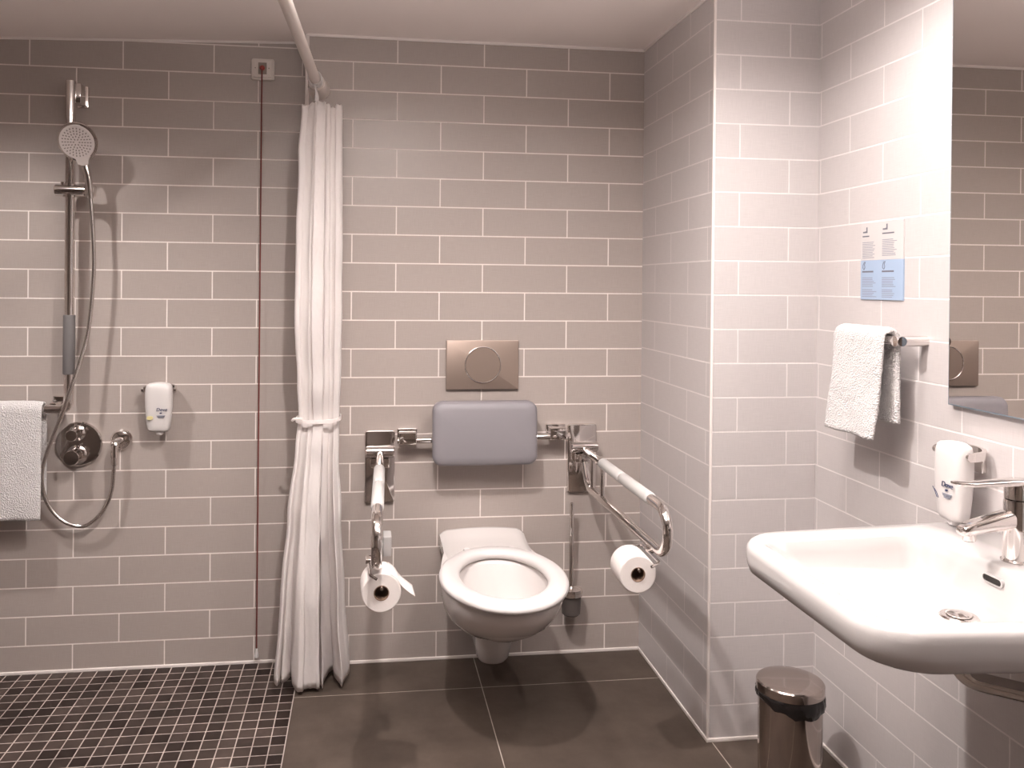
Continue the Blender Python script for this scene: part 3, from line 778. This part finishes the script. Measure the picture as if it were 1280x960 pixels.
bm = bmesh.new(); bm.faces.new([bm.verts.new(p + V((.0022, 0, 0))) for p in inn]); link_mesh('overflow_slot', bm, 'dark', t, parent=of)['label'] = 'dark overflow slot'

t = thing('basin_tap', (2.345, -1.552, .817), 'chrome single lever mixer tap standing on the white washbasin', 'tap')
TX, TY = 2.345, -1.552
bm = bmesh.new(); lathe(bm, [(0, 0), (.0275, 0), (.0275, .003), (.0245, .006), (.0235, .06), (.0235, .112), (.022, .117), (0, .117)], (TX, TY, .816), n=40)
link_mesh('body', bm, 'chrome', t)
bm = bmesh.new(); rings = []
for x, z, hw, hh in ((.012, .082, .016, .020), (-.025, .079, .0185, .018), (-.06, .073, .018, .0145), (-.09, .067, .017, .012), (-.108, .063, .016, .0105), (-.116, .061, .013, .008), (-.118, .0605, .008, .005)):
    rings.append([V((TX + x, TY + p.x, .816 + z + p.y)) for p in rrect(-hw, hw, -hh, hh, min(hw, hh) * .8, 0, 5)])
loft(bm, rings)
lathe(bm, [(0, 0), (.0115, 0), (.0125, .004), (.0125, .016), (0, .016)], (TX - .099, TY, .816 + .043), n=24)
sp = link_mesh('spout', bm, 'chrome', t)
bm = bmesh.new(); lathe(bm, [(0, 0), (.009, 0), (.009, .002), (0, .002)], (TX - .099, TY, .816 + .0415), n=20)
link_mesh('aerator', bm, 'black', t, parent=sp)
bm = bmesh.new(); lathe(bm, [(.018, .1165), (.0225, .119), (.0228, .140), (.020, .149), (0, .152)], (TX, TY, .816), n=36)
rings = []
for x, z, hw, hh in ((.026, .150, .012, .003), (.018, .150, .018, .005), (0, .150, .0205, .006), (-.025, .150, .018, .0055), (-.06, .1485, .014, .0045), (-.095, .1475, .012, .004), (-.125, .150, .0115, .0036), (-.132, .151, .008, .002)):
    rings.append([V((TX + x, TY + p.x, .816 + z + p.y)) for p in rrect(-hw, hw, -hh, hh, hh * .9, 0, 4)])
loft(bm, rings)
link_mesh('lever', bm, 'chrome', t)

t = thing('siphon_trap', (2.30, -1.60, .50), 'dark chrome siphon pipe under the washbasin', 'pipe')
bm = bmesh.new(); tube(bm, fillet([(2.215, -1.568, .70), (2.215, -1.568, .612), (2.345, -1.668, .606)], .035, 8), .0175, 20)
lathe(bm, [(.0178, 0), (.022, .001), (.022, .022), (.0178, .023)], (2.215, -1.568, .632), n=24)
link_mesh('drain_pipe', bm, 'chrome', t)
bm = bmesh.new(); lathe(bm, [(0, 0), (.022, .001), (.031, .012), (.032, .10), (.024, .112), (0, .114)], (2.355, -1.676, .51), n=32)
link_mesh('bottle_trap', bm, 'steel', t)
bm = bmesh.new(); tube(bm, [(2.355, -1.676, .588), (XR + .0015, -1.676, .588)], .0155, 18); lathe(bm, [(0, 0), (.036, 0), (.034, .006), (.018, .010), (0, .010)], (XR + .0015, -1.676, .588), (-1, 0, 0), 28)
link_mesh('wall_pipe', bm, 'chrome', t)

# ------------------------------------------------------------------ mirror
t = thing('wall_mirror', (XR, -1.70, 1.066), 'frameless rectangular mirror with polished edge above the washbasin', 'mirror')
bm = bmesh.new(); box(bm, XR - .014, XR, -2.14, -1.233, 1.066, 2.12, .0015, 2)
link_mesh('glass_edge', bm, 'mirroredge', t)
bm = bmesh.new(); bm.faces.new([bm.verts.new(p) for p in ((XR - .0143, -2.137, 1.069), (XR - .0143, -1.236, 1.069), (XR - .0143, -1.236, 2.117), (XR - .0143, -2.137, 2.117))])
link_mesh('mirror_face', bm, 'mirrorglass', t, smooth=False)

# ------------------------------------------------------------------ info card on the wall
t = thing('notice_card', (XR, -.957, 1.298), 'small white and pale blue notice card on the pale wall above the towel', 'notice')
CY0, CY1, CZ0, CZ1, CZM = -.866, -1.050, 1.298, 1.502, 1.402
bm = bmesh.new(); box(bm, XR - .004, XR + .0015, CY1, CY0, CZM, CZ1, .0006, 1); up_h = link_mesh('upper_half', bm, 'cardwhite', t, smooth=False); up_h['label'] = 'white upper half with grey text'
bm = bmesh.new(); box(bm, XR - .004, XR + .0015, CY1, CY0, CZ0, CZM, .0006, 1); lo_h = link_mesh('lower_half', bm, 'cardblue', t, smooth=False); lo_h['label'] = 'pale blue lower half with grey text'
XF = XR - .004
def strip(bm, ya, w, z, h):   # ya: left edge as seen, running towards -y
    box(bm, XF - .0004, XF + .0002, ya - w, ya, z - h / 2, z + h / 2)
for col, ya in ((0, CY0 - .008), (1, CY0 - .096)):
    dz = .004 * col
    for half, zt, par in ((0, CZ1, up_h), (1, CZM, lo_h)):
        hd = bmesh.new(); body = bmesh.new(); ic = bmesh.new()
        z = zt - (.036 if half == 0 else .030) + dz * (1 - half)
        strip(hd, ya, .030 if (col == 0 and half == 0) else .050, z, .0042 if half else .0034)
        z -= .012
        rows = 10 if half == 0 else 6
        for i in range(rows):
            z -= .0045
            strip(body, ya, random.uniform(.045, .064), z, .0016)
        if half:
            z -= .009; strip(body, ya, random.uniform(.04, .05), z, .0018)
            for i in range(4):
                z -= .0045; strip(body, ya, random.uniform(.035, .066), z, .0016)
            zi = CZM - .014
            tube(ic, spline([(XF, ya - .010, zi + .010), (XF, ya - .004, zi + .002), (XF, ya - .003, zi - .006), (XF, ya - .008, zi - .010), (XF, ya - .012, zi - .004), (XF, ya - .010, zi + .003), (XF, ya - .014, zi + .010)], 5), .0009, 6)
        else:
            zi = CZ1 - .020 + dz
            ring = [(-.002, -.007), (-.022, -.007), (-.022, .008), (-.017, .008), (-.017, -.002), (-.010, -.003), (-.002, -.003)]
            loft(ic, [[V((XF + dx, ya + p, zi + q)) for p, q in ring] for dx in (.0002, -.0004)])
        link_mesh('heading', hd, 'ink', t, parent=par, smooth=False); link_mesh('text_lines', body, 'inkpale', t, parent=par, smooth=False); link_mesh('icon', ic, 'ink', t, parent=par, smooth=False)

# ------------------------------------------------------------------ towel bar and towels
t = thing('towel_bar', (XR, -1.0, 1.20), 'short chrome towel bar on the pale tiled wall below the notice card', 'towel bar')
bm = bmesh.new(); tube(bm, [(2.378, -.875, 1.203), (2.378, -1.150, 1.203)], .0115, 18)
link_mesh('bar', bm, 'chrome', t)
for y in (-.89, -1.135):
    bm = bmesh.new(); lathe(bm, [(0, 0), (.0125, 0), (.0125, .082), (0, .083)], (XR, y, 1.203), (-1, 0, 0), 24)
    link_mesh('wall_arm', bm, 'chrome', t)

def towel(origin, along, out, length, zt, zf, zb, th, rbar, bulge, seed, skew=0.0):
    """towel over a bar: origin on bar axis start, along = bar direction, out = away from the wall"""
    along, out = V(along), V(out); up = V((0, 0, 1)); o = V(origin)
    outer = []; r = rbar + th
    nf = 34
    for i in range(nf + 1):
        f = i / nf; outer.append((r + bulge * (1 - f) ** 1.5, zf + (zt - r - zf) * f - 0))
    for i in range(1, 14):
        a = PI * i / 14; outer.append((r * math.cos(a), zt - r + r * math.sin(a)))
    for i in range(nf + 1):
        f = i / nf; outer.append((-r - .35 * bulge * f, zt - r + (zb - zt + r) * f))
    # inner outline back again
    ri = rbar; inner = []
    for i in range(nf + 1):
        f = 1 - i / nf; inner.append((-ri - .2 * bulge * f, zt - r + (zb - zt + r) * f))
    for i in range(1, 14):
        a = PI - PI * i / 14; inner.append((ri * math.cos(a), zt - r + ri * math.sin(a)))
    for i in range(nf + 1):
        f = 1 - i / nf; inner.append((ri + bulge * (1 - f) ** 1.5, zf + (zt - r - zf) * f))
    prof = outer + inner; cx = sum(p[0] for p in prof) / len(prof)
    rings = []; NL = 44
    for j in range(NL + 1):
        g = j / NL; s = length * g
        e = min(1, math.sin(PI * min(g, 1 - g) / .08 / 2) if min(g, 1 - g) < .08 else 1)
        ring = []
        for k, (d, z) in enumerate(prof):
            kk = k if k < len(outer) else len(prof) - 1 - k
            po = outer[min(kk, len(outer) - 1)]; pi = prof[len(prof) - 1 - kk] if kk < len(outer) else po
            md, mz = (po[0] + pi[0]) / 2, (po[1] + pi[1]) / 2
            dd = md + (d - md) * (.35 + .65 * e); zz = mz + (z - mz) * (.35 + .65 * e)
            hang = max(0, (zt - z) / (zt - zf))
            p = o + along * (s + skew * hang * hang * (1 - g * .4)) + out * dd + up * (zz - o.z)
            q = noise.noise_vector(V((p.x * 14 + seed, p.y * 14, p.z * 14))); q2 = noise.noise_vector(p * 90 + V((seed, 0, 0)))
            ring.append(p + out * (q.x * .005 * hang + q2.x * .0022) + along * (q.y * .004 * hang + q2.y * .0012) + up * (q.z * .004 * hang + q2.z * .0018))
        rings.append(ring)
    bm = bmesh.new(); loft(bm, rings); return bm
# towel over the lower arm of the shower rail (runs out of frame to the left)
solo('towel', towel((.053, BY, .893), (-1, 0, 0), (0, -1, 0), .50, .893 + .031, .530, .60, .014, .017, .004, 2.0), 'terry', (-.2, BY, .893), 'large white terry towel hanging over the shower rail at the left', 'towel', 'white terry towels', angle=180)
solo('towel', towel((2.378, -.893, 1.203), (0, -1, 0), (-1, 0, 0), .215, 1.203 + .032, .963, 1.0, .016, .013, .018, 9.0, -.012), 'terry', (2.378, -1.0, 1.203), 'small folded white terry towel on the short bar below the notice card', 'towel', 'white terry towels', angle=180)

# ------------------------------------------------------------------ light
def spot(name, loc, power, aim=None, size=150, blend=.35, radius=.04, col=(1, .935, .90)):
    l = bpy.data.lights.new(name, 'SPOT'); l.energy = power; l.spot_size = math.radians(size); l.spot_blend = blend; l.shadow_soft_size = radius; l.color = col
    o = bpy.data.objects.new(name, l); COL.objects.link(o); o.location = loc
    d = (V(aim) - V(loc)) if aim else V((0, 0, -1)); o.rotation_euler = d.to_track_quat('-Z', 'Y').to_euler()
    return o
for p, e, sz, bl in (((2.04, -1.25, 2.17), 27, 165, .9), ((1.18, -1.36, 2.17), 76, 170, .9), ((-.06, -.62, 2.11), 45, 147, 1), ((1.85, -2.2, 2.17), 26, 150, 1)):
    spot('downlight', p, e, size=sz, blend=bl, radius=.024)
l = bpy.data.lights.new('added_ceiling_fill', 'AREA'); l.shape = 'RECTANGLE'; l.size = 1.3; l.size_y = .35; l.energy = 34; l.color = (1, .935, .90)  # added fill lamp, not a room fixture; only brightens the ceiling
o = bpy.data.objects.new('added_ceiling_fill', l); COL.objects.link(o); o.location = (1.15, -1.75, 1.96); o.rotation_euler = (math.radians(180), 0, 0)
w = bpy.data.worlds.new('World'); S.world = w; w.use_nodes = True
w.node_tree.nodes['Background'].inputs[0].default_value = (.9, .85, .82, 1); w.node_tree.nodes['Background'].inputs[1].default_value = 0.05

# ------------------------------------------------------------------ camera
f, yaw, pitch, roll = 1065.01, .1349, -.0047, .0094
F = V((math.sin(yaw) * math.cos(pitch), math.cos(yaw) * math.cos(pitch), math.sin(pitch)))
R = V((math.cos(yaw), -math.sin(yaw), 0)); U = R.cross(F)
R2 = R * math.cos(roll) + U * math.sin(roll); U2 = -R * math.sin(roll) + U * math.cos(roll)
cam = bpy.data.cameras.new('Camera'); co = bpy.data.objects.new('Camera', cam); COL.objects.link(co)
cam.sensor_fit = 'HORIZONTAL'; cam.sensor_width = 36; cam.lens = f * 36 / 1280
cam.shift_x = 36.5 / 1280; cam.shift_y = -119.13 / 1280
cam.clip_start = .02
mw = Matrix((R2, U2, -F)).transposed().to_4x4(); mw.translation = V((1.1275, -3.0049, 1.3279)); co.matrix_world = mw
S.camera = co
S.view_settings.view_transform = 'Standard'; S.view_settings.look = 'None'; S.view_settings.exposure = 0.5; S.view_settings.gamma = 1; S.view_settings.use_curve_mapping = False
S.cycles.max_bounces = 10; S.cycles.diffuse_bounces = 6
